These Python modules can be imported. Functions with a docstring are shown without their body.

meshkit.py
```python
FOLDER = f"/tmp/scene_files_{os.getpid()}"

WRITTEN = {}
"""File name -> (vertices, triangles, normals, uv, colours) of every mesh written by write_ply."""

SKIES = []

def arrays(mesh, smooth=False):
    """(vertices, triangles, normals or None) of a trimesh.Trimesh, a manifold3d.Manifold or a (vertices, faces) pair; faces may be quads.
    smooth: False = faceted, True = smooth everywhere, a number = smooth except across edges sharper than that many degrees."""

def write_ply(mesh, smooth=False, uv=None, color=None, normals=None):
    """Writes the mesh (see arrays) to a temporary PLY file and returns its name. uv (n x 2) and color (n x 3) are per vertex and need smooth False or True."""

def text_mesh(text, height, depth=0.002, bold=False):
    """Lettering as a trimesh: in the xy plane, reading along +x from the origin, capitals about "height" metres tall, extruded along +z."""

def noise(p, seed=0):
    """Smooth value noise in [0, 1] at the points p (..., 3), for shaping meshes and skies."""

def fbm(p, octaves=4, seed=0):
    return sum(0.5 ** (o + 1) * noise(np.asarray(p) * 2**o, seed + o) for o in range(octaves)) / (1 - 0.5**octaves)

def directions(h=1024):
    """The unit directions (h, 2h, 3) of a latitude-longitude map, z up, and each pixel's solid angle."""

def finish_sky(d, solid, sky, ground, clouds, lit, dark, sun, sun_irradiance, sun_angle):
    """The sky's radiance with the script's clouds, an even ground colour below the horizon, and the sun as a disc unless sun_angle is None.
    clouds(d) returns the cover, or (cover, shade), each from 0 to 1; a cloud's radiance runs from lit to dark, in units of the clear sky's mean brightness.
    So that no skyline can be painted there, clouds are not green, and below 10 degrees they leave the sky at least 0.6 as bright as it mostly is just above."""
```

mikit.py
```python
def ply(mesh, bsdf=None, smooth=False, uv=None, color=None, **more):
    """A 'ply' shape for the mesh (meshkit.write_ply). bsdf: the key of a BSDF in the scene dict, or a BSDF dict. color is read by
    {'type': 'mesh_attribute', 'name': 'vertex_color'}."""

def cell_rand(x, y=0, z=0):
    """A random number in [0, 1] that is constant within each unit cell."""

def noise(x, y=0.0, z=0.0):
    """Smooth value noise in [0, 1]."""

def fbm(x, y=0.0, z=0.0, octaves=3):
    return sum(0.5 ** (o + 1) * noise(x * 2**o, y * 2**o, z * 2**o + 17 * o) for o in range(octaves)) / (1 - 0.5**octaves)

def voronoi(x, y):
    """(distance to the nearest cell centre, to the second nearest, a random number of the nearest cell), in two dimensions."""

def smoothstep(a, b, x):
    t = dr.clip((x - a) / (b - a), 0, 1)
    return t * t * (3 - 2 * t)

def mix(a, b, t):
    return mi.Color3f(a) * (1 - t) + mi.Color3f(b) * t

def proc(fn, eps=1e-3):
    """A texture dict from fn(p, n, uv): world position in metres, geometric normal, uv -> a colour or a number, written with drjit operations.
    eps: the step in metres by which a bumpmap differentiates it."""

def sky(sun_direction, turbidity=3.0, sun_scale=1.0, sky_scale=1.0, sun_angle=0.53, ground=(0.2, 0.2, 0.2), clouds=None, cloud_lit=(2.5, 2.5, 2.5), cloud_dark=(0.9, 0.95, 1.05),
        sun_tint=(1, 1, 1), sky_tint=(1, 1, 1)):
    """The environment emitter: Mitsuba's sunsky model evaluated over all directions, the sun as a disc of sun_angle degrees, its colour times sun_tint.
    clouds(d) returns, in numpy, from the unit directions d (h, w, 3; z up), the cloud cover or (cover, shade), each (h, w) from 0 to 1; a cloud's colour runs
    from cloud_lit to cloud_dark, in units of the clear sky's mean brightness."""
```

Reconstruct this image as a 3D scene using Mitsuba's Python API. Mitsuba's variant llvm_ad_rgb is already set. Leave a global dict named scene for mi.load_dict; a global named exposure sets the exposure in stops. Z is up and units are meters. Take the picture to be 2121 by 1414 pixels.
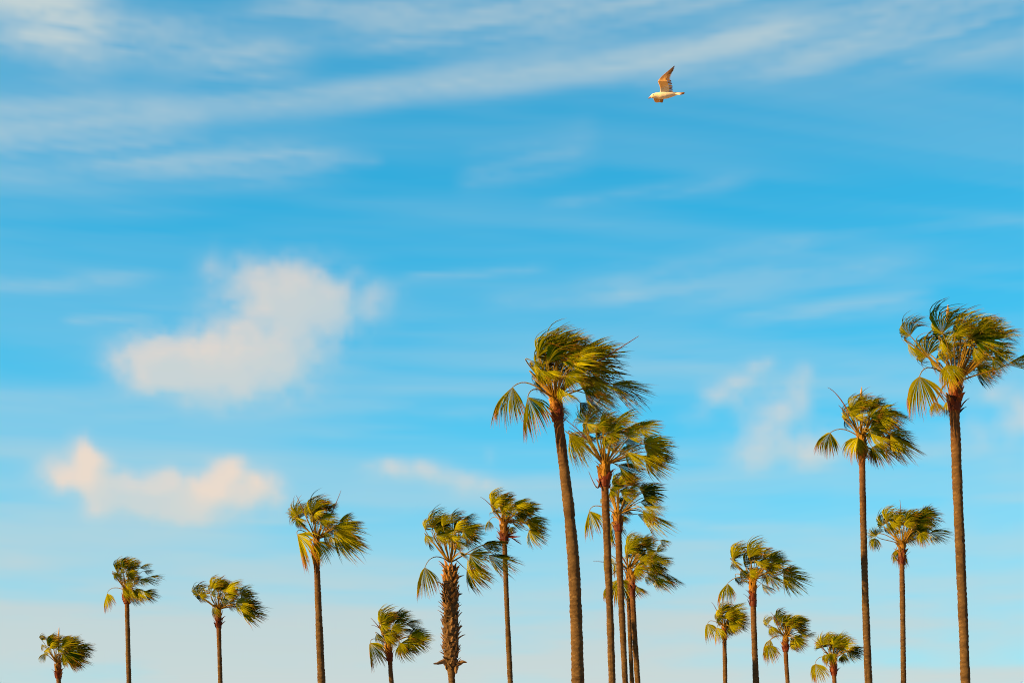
import math
import numpy as np
import trimesh
import manifold3d as m3
import drjit as dr
import mitsuba as mi
import mikit
import meshkit
from mikit import noise, fbm, smoothstep, mix

T = mi.ScalarTransform4f
scene, labels = {}, {}

# ------------------------------------------------------------------ camera, sky, exposure
EYE = np.array([0.0, 0.0, 1.6])
W_PX, H_PX, FOV, PITCH, CY = 2121.0, 1414.0, 36.0, 10.0, 1145.0
FOCAL = W_PX / 2 / math.tan(math.radians(FOV / 2))
cp, sp = math.cos(math.radians(PITCH)), math.sin(math.radians(PITCH))
scene['camera'] = {
    'type': 'perspective', 'fov': FOV, 'fov_axis': 'x', 'near_clip': 0.1, 'far_clip': 20000.0,
    'principal_point_offset_y': -(CY - H_PX / 2) / H_PX,
    'to_world': T().look_at(origin=EYE.tolist(), target=[0, cp, 1.6 + sp], up=[0, 0, 1]),
}
exposure = 2.2

# clouds by compass bearing (degrees, 0 = straight ahead, right positive) and height above the horizon (degrees)
STREAKS = [  # bearing and height at both ends, half width, cover, raggedness
    (-24, 23.6, -12.2, 25.0, 0.75, .42, .9), (-13.5, 24.85, -1.1, 26.8, 0.50, .44, .5), (-2.6, 26.55, 12, 28.1, 0.60, .46, .5), (12, 28.1, 26, 28.9, 0.8, .36, 1), (-10, 28.6, 12, 30.0, 1.2, .34, 1.3), (9, 27.2, 26, 26.4, 1.1, .26, 1.4), (-6, 27.9, 3, 28.3, .5, .2, 1.3),
    (-26, 29.5, -15.5, 27.3, 1.5, .60, 1.2), (-20, 27.6, -8, 27.2, 1.1, .38, 1.5), (-22, 23.0, -6.5, 23.8, .75, .30, 1.2), (-8, 23.9, -5, 23.8, .22, .12, 1),
    (3, 27.3, 13, 27.3, .9, .20, 1.5), (10.6, 26.9, 13.1, 27.2, .14, .15, 1), (5, 26.2, 13, 26.6, .5, .12, 1.3),
    (-2, 23.4, 3.2, 24.6, .8, .12, 1.5), (1.5, 22.4, 9, 23.1, .35, .12, 1.2),
    (5.5, 20.2, 11.5, 20.7, .34, .18, 1), (10.5, 20.9, 19, 20.9, .14, .08, 1), (3.0, 19.5, 15, 19.6, .8, .17, 1.5), (8, 18.0, 15.5, 18.5, .3, .2, 1.2),
    (-4, 19.95, 1.5, 20.35, .16, .16, 1), (-1, 18.9, 5, 19.4, .4, .13, 1.3), (-24, 18.2, -13.5, 19.3, .32, .2, 1.2), (-16.5, 17.75, -13.5, 17.9, .14, .18, 1),
    (-9.8, 7.55, -2.5, 6.75, .12, .18, .7), (5.5, 11.15, 12, 10.5, .22, .22, .8), (-24, 14.6, 2, 15.2, .5, .10, 1.6), (-2, 12.2, 8, 13.9, .35, .1, 1.2),
]
PUFFS = [  # bearing, height, half width, half height, strength, 1 = bright sunlit cream .. 0 = thin and bluish
    (-9.3, 19.3, 1.7, .85, 1.1, .85), (-7.6, 19.2, 1.5, 1.1, 1.15, .8), (-7.0, 18.3, 1.7, 1.1, .95, .65), (-9.0, 17.9, 1.6, 1.3, 1.0, .8), (-10.6, 17.0, 1.9, .95, 1.1, 1.),
    (-13.0, 16.9, 1.3, .75, .95, .75), (-13.2, 16.2, 1.6, .7, .95, .85), (-11.6, 16.0, 1.9, .75, 1.0, .8), (-8.6, 16.6, 1.4, .9, .75, .7), (-11.2, 15.2, 1.1, .6, .8, .6), (-7.8, 15.6, 1.4, .5, .55, .5), (-10.2, 16.1, 1.6, .7, .6, .8),
    (-5.0, 19.2, 1.1, .5, .46, .45), (-5.6, 18.6, 1.3, .5, .42, .45), (-11.3, 20.0, .5, .7, .45, .5),
    (-15.4, 12.8, .65, .65, 1.2, 1.2), (-16.5, 12.35, .85, .5, 1.2, 1.1), (-15.2, 12.0, .9, .6, 1.1, 1.05), (-14.8, 11.3, .65, .55, .9, .8), (-13.3, 11.55, 1.2, .6, .85, .7), (-12.2, 11.8, .9, .55, .9, .85),
    (-10.9, 12.25, 1.0, .62, 1.2, 1.2), (-9.5, 12.2, .85, .6, 1.25, 1.15), (-11.4, 11.7, .9, .5, 1.05, 1.1), (-10.0, 11.5, 1.0, .55, .85, .85), (-11.6, 11.0, .8, .4, .8, .6), (-13.6, 12.15, .9, .5, .95, .8), (-12.6, 12.25, .8, .5, .9, .85), (-13.6, 11.35, 1.2, .5, .7, .7), (-12.4, 11.3, 1.2, .5, .9, .8), (-15.6, 13.3, .45, .45, 1.1, 1.1), (-14.9, 10.9, .6, .4, .6, .6), (-10.4, 12.9, .45, .35, .9, 1.1), (-10.7, 11.0, .9, .35, .6, .6),
    (-4.6, 13.05, .8, .33, .8, .7), (-3.3, 12.95, 1.0, .36, .9, .75), (-2.2, 12.6, 1.0, .4, .75, .65), (-1.1, 12.4, .9, .4, .62, .6), (-.8, 13.5, .3, .35, .35, .5),
    (9.3, 16.6, .45, .3, 0.90, .6), (8.7, 16.1, .6, .3, 0.72, .55), (7.9, 15.5, .8, .35, 0.60, .5), (7.0, 14.9, .8, .4, 0.48, .5), (11.0, 16.3, .5, .45, 0.60, .4), (10.5, 15.6, .6, .5, 0.66, .5), (10.0, 14.9, .7, .5, 0.72, .55), (9.5, 14.2, .9, .6, 0.84, .6), (9.0, 13.3, 1.2, .5, 0.72, .5), (11.1, 13.4, .9, .5, 0.84, .6),
    (17.6, 15.0, 1.2, .5, 0.72, .5), (18.7, 14.2, 1.0, .6, 0.90, .6), (10.2, 13.7, 1.8, 1.1, .62, .75), (9.6, 15.2, 1.1, .9, .45, .7), (8.2, 15.7, 1.2, .6, .35, .7), (17.9, 13.6, 1.7, .8, .6, .7), (-17.5, 9.4, 1.0, .4, .3, .6),
]


def clouds(d):
    az = np.degrees(np.arctan2(d[..., 0], d[..., 1]))
    el = np.degrees(np.arcsin(np.clip(d[..., 2], -1, 1)))
    deck = d[..., :2] / (d[..., 2:] + 0.09)

    def step(a, b, x):
        t = np.clip((x - a) / (b - a), 0, 1)
        return t * t * (3 - 2 * t)

    def nz(x, y, o=4, s=0):
        return meshkit.fbm(np.stack([x, y, np.full_like(x, 3.7 + s)], -1), o, s)

    # high thin cirrus over the whole sky, drawn out along the wind
    wx, wy = deck[..., 0], deck[..., 1]
    bend = nz(wx * .35, wy * .35, 3, 5) - .5
    long = nz(wx * .30 + 7 + bend, wy * 1.6 - wx * .15 + 1.2 * bend, 4, 1)
    fine = nz(wx * .75 + bend * 2.5, wy * 5.5 - wx * .5 + 4 * bend, 5, 2)
    hair = nz(wx * 1.6 + bend * 4 + 3, wy * 13 - wx * 1.5 + 8 * bend, 3, 3)
    mask = step(.40, .62, long)
    veil = .03 * mask + (.13 + .25 * mask) * step(.45, .70, fine) + .12 * mask * step(.50, .75, hair)
    cover = np.clip(veil, 0, .5)
    lit = np.full_like(cover, .12)

    def over(c, l):
        nonlocal cover, lit
        c = np.clip(c, 0, 1)
        total = 1 - (1 - cover) * (1 - c)
        lit = (lit * cover * (1 - c) + l * c) / np.maximum(total, 1e-6)
        cover = total

    jag = nz(az * .16, el * .9, 4, 11) - .5
    rag = .6 * nz(az * .35 - el * .1, el * 2.2 - az * .2, 4, 12) + .4 * nz(az * .5, el * 7 - az * .7, 3, 13)
    thread = step(.30, .68, nz(az * .22 + 2 * jag, (el - .12 * az) * 3.4 + 2.5 * jag, 5, 14))
    for a0, e0, a1, e1, half, c, r in STREAKS:
        t = (az - a0) / (a1 - a0)
        mid = e0 + (e1 - e0) * t + jag * r * .9
        ends = np.clip(t / .25 + .4, 0, 1) * np.clip((1 - t) / .25 + .4, 0, 1)
        ends = ends * ends * (3 - 2 * ends)
        over(c * np.exp(-((el - mid) / half) ** 2) * ends * ((.25 + .5 * rag + .95 * thread) if r >= 1 else (.62 + .3 * rag + .45 * thread)), .30)
    # pale layers towards the horizon
    layer = nz(az * .07, el * .75 + jag * .8, 4, 21)
    low = np.clip((14.5 - el) / 7.5, 0, 1) ** 1.2
    over(.20 * np.clip((22 - el) / 8, 0, 1) * (.45 + 1.1 * step(.35, .65, layer)), .25)
    over(np.clip(low * (.56 + .52 * step(.30, .70, layer) + .5 * (rag - .5)), 0, .86), .23 + .26 * np.clip((9.5 - el) / 4.5, 0, 1))
    # small fair-weather puffs
    away = np.clip((np.abs(az) - 21) / 8, 0, 1) * np.clip((el - 4) / 5, 0, 1) * np.clip((34 - el) / 12, 0, 1)

    def puffs(x, y):
        w1, w2 = nz(x * .6, y * .6, 6, 31) - .5, nz(x * .6 + 40, y * .6, 6, 32) - .5
        edge = nz(x * 1.2, y * 1.4, 5, 33) - .5
        bump = np.abs(nz(x * .9 + w1, y * 1.0 + w2, 5, 34) - .5) * 2
        field, bright = np.zeros_like(x), np.zeros_like(x)
        for a, e, sa, se, k, b in PUFFS:
            g = k * np.exp(-(((x + 1.1 * w1 - a) / sa) ** 2 + ((y + .9 * w2 - e) / se) ** 2))
            field += g
            bright += g * b
        bright = bright / np.maximum(field, 1e-6)
        other = np.clip((nz(x * .11, y * .22, 5, 41) - .56) * 7, 0, 1.4) * away     # the same kind of puffs elsewhere round the sky
        bright = np.where(other > .05, .8, bright)
        field = field + other
        return np.maximum(field + (1.5 * edge + .8 * (bump - .28)) * np.clip(field * 1.3, 0, 1), 0), bright

    dens, bright = puffs(az, el)
    sunward, _ = puffs(az - .55, el + .45)
    glow = np.clip(.5 + .55 * (np.minimum(dens, 1.6) - np.minimum(sunward, 1.6)), 0, 1)
    thick = (.95 + 2.6 * np.clip(bright - .65, 0, .6)) * dens ** 1.5
    over((1 - np.exp(-thick)) * np.clip(.40 + .50 * bright, 0, .95), np.clip(.16 + .46 * bright + .62 * (glow - .4), 0, 1))
    return cover, 1 - np.clip(lit, 0, 1)


SUN = np.array([-0.90, -0.40, 0.37])
scene['sky'] = mikit.sky(SUN.tolist(), turbidity=3.0, sun_scale=3.3, sky_scale=1.42, sun_tint=(1.15, .84, .40), sky_tint=(.100, .99, 1.17), ground=(.3, .24, .15),
                         clouds=clouds, cloud_lit=(2.22, 1.83, 1.52), cloud_dark=(1.17, 1.66, 1.78))

# ------------------------------------------------------------------ materials
VC = {'type': 'mesh_attribute', 'name': 'vertex_color'}
scene['leaf_material'] = {'type': 'principledthin', 'base_color': VC, 'roughness': .45, 'diff_trans': .30, 'eta': 1.3}
scene['stalk_material'] = {'type': 'twosided', 'bsdf': {'type': 'principled', 'base_color': VC, 'roughness': .6, 'specular': .15}}


def bark_color(p, n, uv):
    ang = dr.atan2(n.y, n.x)
    ring = .6 * noise(p.z * 9.0 + .8 * noise(p.x * 2, p.y * 2, p.z), 0, 3) + .6 * noise(p.z * 1.7, p.x, p.y) - .1
    speck = fbm(p.x * 14, p.y * 14, p.z * 22, 3)
    crack = noise(ang * 6 + p.x * 3, p.z * 2.2, p.y)
    c = mix((.020, .012, .006), (.072, .049, .024), dr.clip(.25 + .55 * ring + .9 * (speck - .5), 0, 1))
    c = mix(c, (.016, .009, .005), smoothstep(.66, .85, crack) * .6)
    c = mix(c, (.100, .070, .038), smoothstep(.60, .8, speck) * .45)
    return mix(c, (.105, .036, .010), dr.exp(-uv.y * 1.7) * (.35 + .6 * speck))


def bark_height(p, n, uv):
    return .010 * fbm(p.x * 20, p.y * 20, p.z * 26, 3) + .006 * noise(p.z * 24, 0, 0)


scene['bark_material'] = {'type': 'twosided', 'bsdf': {'type': 'bumpmap', 'arbitrary': mikit.proc(bark_height, 4e-3), 'scale': 1.0,
                          'bsdf': {'type': 'principled', 'base_color': mikit.proc(bark_color), 'roughness': .9, 'specular': .05}}}


def sand_color(p, n, uv):
    t = fbm(p.x * .15, p.y * .15, 0, 4)
    return mix((.30, .23, .14), (.46, .36, .23), dr.clip(.5 * t + .5 * fbm(p.x * 5, p.y * 5, 2, 3), 0, 1))


scene['sand_material'] = {'type': 'twosided', 'bsdf': {'type': 'diffuse', 'reflectance': mikit.proc(sand_color)}}

# ------------------------------------------------------------------ helpers
USED = {}


def key_for(name):
    k = USED.get(name, 0)
    USED[name] = k + 1
    return name if k == 0 else f'{name}_{k:03d}'


def unit(v):
    v = np.asarray(v, float)
    return v / max(np.linalg.norm(v), 1e-12)


def at(px, py, y):
    """The point seen at (px, py) of the photograph at the distance y in front of the camera."""
    r, u = (px - W_PX / 2) / FOCAL, -(py - CY) / FOCAL
    d = np.array([r, cp - u * sp, sp + u * cp])
    return EYE + d * (y / d[1])


def add(key, v, f, material, color, smooth=False):
    scene[key] = mikit.ply((v, f), material, smooth=smooth, color=np.clip(color, 0, 1))


def tube(points, radii, sides=6, cap=True):
    p = np.asarray(points, float)
    t = np.gradient(p, axis=0)
    t /= np.linalg.norm(t, axis=1, keepdims=True) + 1e-12
    ref = np.array([0, 1.0, 0]) if abs(t[:, 1]).max() < .9 else np.array([1.0, 0, 0])
    a = np.cross(t, ref)
    a /= np.linalg.norm(a, axis=1, keepdims=True)
    b = np.cross(t, a)
    ang = np.arange(sides) * 2 * np.pi / sides
    r = np.broadcast_to(radii, (len(p),))[:, None, None]
    v = p[:, None] + r * (np.cos(ang)[None, :, None] * a[:, None] + np.sin(ang)[None, :, None] * b[:, None])
    i, j = np.meshgrid(np.arange(len(p) - 1), np.arange(sides), indexing='ij')
    q = np.stack([i * sides + j, i * sides + (j + 1) % sides, (i + 1) * sides + (j + 1) % sides, (i + 1) * sides + j], -1).reshape(-1, 4)
    f = np.vstack([q[:, [0, 1, 2]], q[:, [0, 2, 3]]])
    v = v.reshape(-1, 3)
    if cap:
        n = len(v)
        v = np.vstack([v, p[:1], p[-1:]])
        k = np.arange(sides)
        f = np.vstack([f, np.stack([k * 0 + n, (k + 1) % sides, k], 1), np.stack([k * 0 + n + 1, (len(p) - 1) * sides + k, (len(p) - 1) * sides + (k + 1) % sides], 1)])
    return v, f


def bezier(p0, p1, p2, p3, n):
    t = np.linspace(0, 1, n)[:, None]
    return (1 - t) ** 3 * p0 + 3 * (1 - t) ** 2 * t * p1 + 3 * (1 - t) * t * t * p2 + t ** 3 * p3


WIND, DOWN = unit([1.0, .12, -.06]), np.array([0, 0, -1.0])
KINDS = {  # half spread of the fan, wind, gravity, folding of the two halves
    'F': (1.40, .80, .30, .28), 'W': (1.40, 2.5, .20, .50), 'B': (.92, 1.1, .45, .65), 'D': (1.45, .35, 1.4, .65), 'E': (.9, .5, .9, .3),
}


def fan(rng, H, axis, normal, L, kind, S, dry):
    """The blade of a fan leaf: pleated and joined near the stalk, slit into bending strips beyond."""
    phi, wind, grav, fold = KINDS[kind]
    K = 9
    a, n = unit(axis), np.asarray(normal, float)
    n = unit(n - n.dot(a) * a)
    b = np.cross(n, a)
    phi *= rng.uniform(.88, 1.1)
    dth = 2 * phi / S
    th = np.linspace(-phi, phi, S) + rng.normal(0, .10 * dth, S)
    Ls = L * (1 - .24 * (th / phi) ** 2) * np.clip(1 + .08 * rng.normal(size=S), .7, 1.2)
    broken = rng.random(S) < .16
    clump = np.interp(np.arange(S), np.arange(0, S + 4, 4), rng.normal(size=S // 4 + 2)[:len(np.arange(0, S + 4, 4))])
    w = wind * np.clip(1 + .42 * clump + .38 * rng.normal(size=S), .5, 2.6)
    g = grav * np.clip(1 + .3 * rng.normal(size=S), .2, 2) + broken * rng.uniform(.5, 2.2, S)
    d0 = np.cos(th)[:, None] * a + np.sin(th)[:, None] * b - (fold * np.abs(np.sin(th)))[:, None] * n + .012 * rng.normal(size=(S, 3))
    d0 /= np.linalg.norm(d0, axis=1, keepdims=True)
    wv = WIND + rng.normal(0, .16, (S, 3))
    P = np.zeros((S, K + 1, 3))
    E = np.zeros((S, K + 1, 3))
    N = np.zeros((S, K + 1, 3))
    side0 = -np.sin(th)[:, None] * a + np.cos(th)[:, None] * b
    nn = np.cross(d0, side0)
    nn /= np.linalg.norm(nn, axis=1, keepdims=True)
    P[:] = H
    d = d0
    roll = rng.normal(0, .65, S) + .35 * clump
    sf = .50
    s = np.linspace(0, 1, K + 1)
    for k in range(K + 1):
        free = np.clip((s[k] - .42) / .58, 0, 1)
        d = d0 + free * (w[:, None] * wv + g[:, None] * DOWN) + .22 * s[k] * (wind * WIND + grav * DOWN)
        d /= np.linalg.norm(d, axis=1, keepdims=True)
        if k:
            P[:, k] = P[:, k - 1] + d * (Ls / K)[:, None]
        nn = nn - (nn * d).sum(1, keepdims=True) * d
        nn /= np.linalg.norm(nn, axis=1, keepdims=True) + 1e-9
        e = np.cross(nn, d)
        r = roll * np.clip((s[k] - sf) / (1 - sf), 0, 1)
        N[:, k] = nn * np.cos(r)[:, None] + e * np.sin(r)[:, None]
        E[:, k] = e * np.cos(r)[:, None] - nn * np.sin(r)[:, None]
    u = np.clip((s - sf) / (1 - sf), 0, 1)
    wide = np.where(s < sf, s, sf) * dth * 1.15 * (1 - .97 * u ** 1.5) + .0006
    half = .5 * Ls[:, None] * wide[None]
    V = np.stack([P - E * half[..., None], P + N * (half * (.45 + .75 * (s > .06))[None])[..., None], P + E * half[..., None]], 2)
    i, k, c = np.meshgrid(np.arange(S), np.arange(K), np.arange(2), indexing='ij')
    base = (i * (K + 1) + k) * 3 + c
    q = np.stack([base, base + 1, base + 4, base + 3], -1).reshape(-1, 4)
    f = np.vstack([q[:, [0, 1, 2]], q[:, [0, 2, 3]]])
    # living green, yellower strips here and there, dry straw tips
    young = .14 if rng.random() < (.42 if kind in 'WFB' else .15) else .60
    mixv = np.clip(young + .12 * rng.normal() + .26 * rng.normal(size=S) + .16 * clump, 0, 1)[:, None, None]
    green = np.array([.006, .020, .001]) * (1 - mixv) + np.array([.205, .215, .004]) * mixv
    straw = np.array([.17, .072, .012]) * rng.uniform(.7, 1.1, (S, 1, 1))
    tip = np.clip((s[None] - (.86 - .5 * dry) + .14 * rng.normal(size=(S, 1))) / .26, 0, 1)[..., None] * np.clip(.75 + dry, 0, 1)
    tip = np.maximum(tip, (broken[:, None] * np.clip((s[None] - .45) / .2, 0, 1) * .7)[..., None])
    col = green * (1 - tip) + straw * tip
    pale = np.clip((.14 - s) / .14, 0, 1)[None, :, None]
    col = col * (1 - pale) + np.array([.14, .115, .012]) * pale
    return V.reshape(-1, 3), f, np.repeat(col[:, :, None], 3, 2).reshape(-1, 3)


def stalk_curve(O, H, axis, hang):
    d = H - O
    L = np.linalg.norm(d)
    out = unit(d * np.array([1, 1, .55]) + np.array([0, 0, .62 * L if hang else .25 * L]))
    p1 = O + out * L * .42
    p2 = H - unit(axis) * L * (.42 if hang else .22)
    return bezier(O, p1, p2, H, 10)


def blade_piece(rng, base, out, up, width, length, thick, lean):
    """One leaf base: a curved tapering husk that leans outwards and ends in a torn tip."""
    side = unit(np.cross(up, out))
    v = []
    for t, wd in ((0, 1.0), (.35, .92), (.7, .62), (1.0, .30)):
        bow = lean * t + .5 * lean * t * t
        c = base + up * length * t * (1 - .25 * lean * t) + out * length * bow * .55 + side * rng.normal(0, .05) * length * t
        h, k = side * width * wd / 2, out * thick * (1 - .5 * t)
        v += [c - h, c + k * 1.3, c + h, c - k * .4]
    f = []
    for r in range(3):
        for k in range(4):
            a0, a1, b0, b1 = r * 4 + k, r * 4 + (k + 1) % 4, r * 4 + 4 + k, r * 4 + 4 + (k + 1) % 4
            f += [[a0, a1, b1], [a0, b1, b0]]
    f += [[12, 13, 14], [12, 14, 15], [0, 2, 1], [0, 3, 2]]
    return np.array(v), np.array(f)


# ------------------------------------------------------------------ ground
gx = np.concatenate([-np.geomspace(6000, 40, 10), np.linspace(-30, 30, 13), np.geomspace(40, 6000, 10)])
gy = np.concatenate([-np.geomspace(3000, 20, 8), np.linspace(0, 160, 33), np.geomspace(200, 8000, 10)])
X, Y = np.meshgrid(gx, gy, indexing='ij')
Z = .25 * (meshkit.fbm(np.stack([X * .05, Y * .05, X * 0], -1), 3, 9) - .5)
i, j = np.meshgrid(np.arange(len(gx) - 1), np.arange(len(gy) - 1), indexing='ij')
c = i * len(gy) + j
scene['ground'] = mikit.ply((np.stack([X, Y, Z], -1).reshape(-1, 3), np.stack([c, c + len(gy), c + len(gy) + 1, c + 1], -1).reshape(-1, 4)), 'sand_material', smooth=True)
labels['ground'] = {'label': 'pale sandy ground under the row of palms', 'category': 'ground', 'kind': 'structure'}

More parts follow.
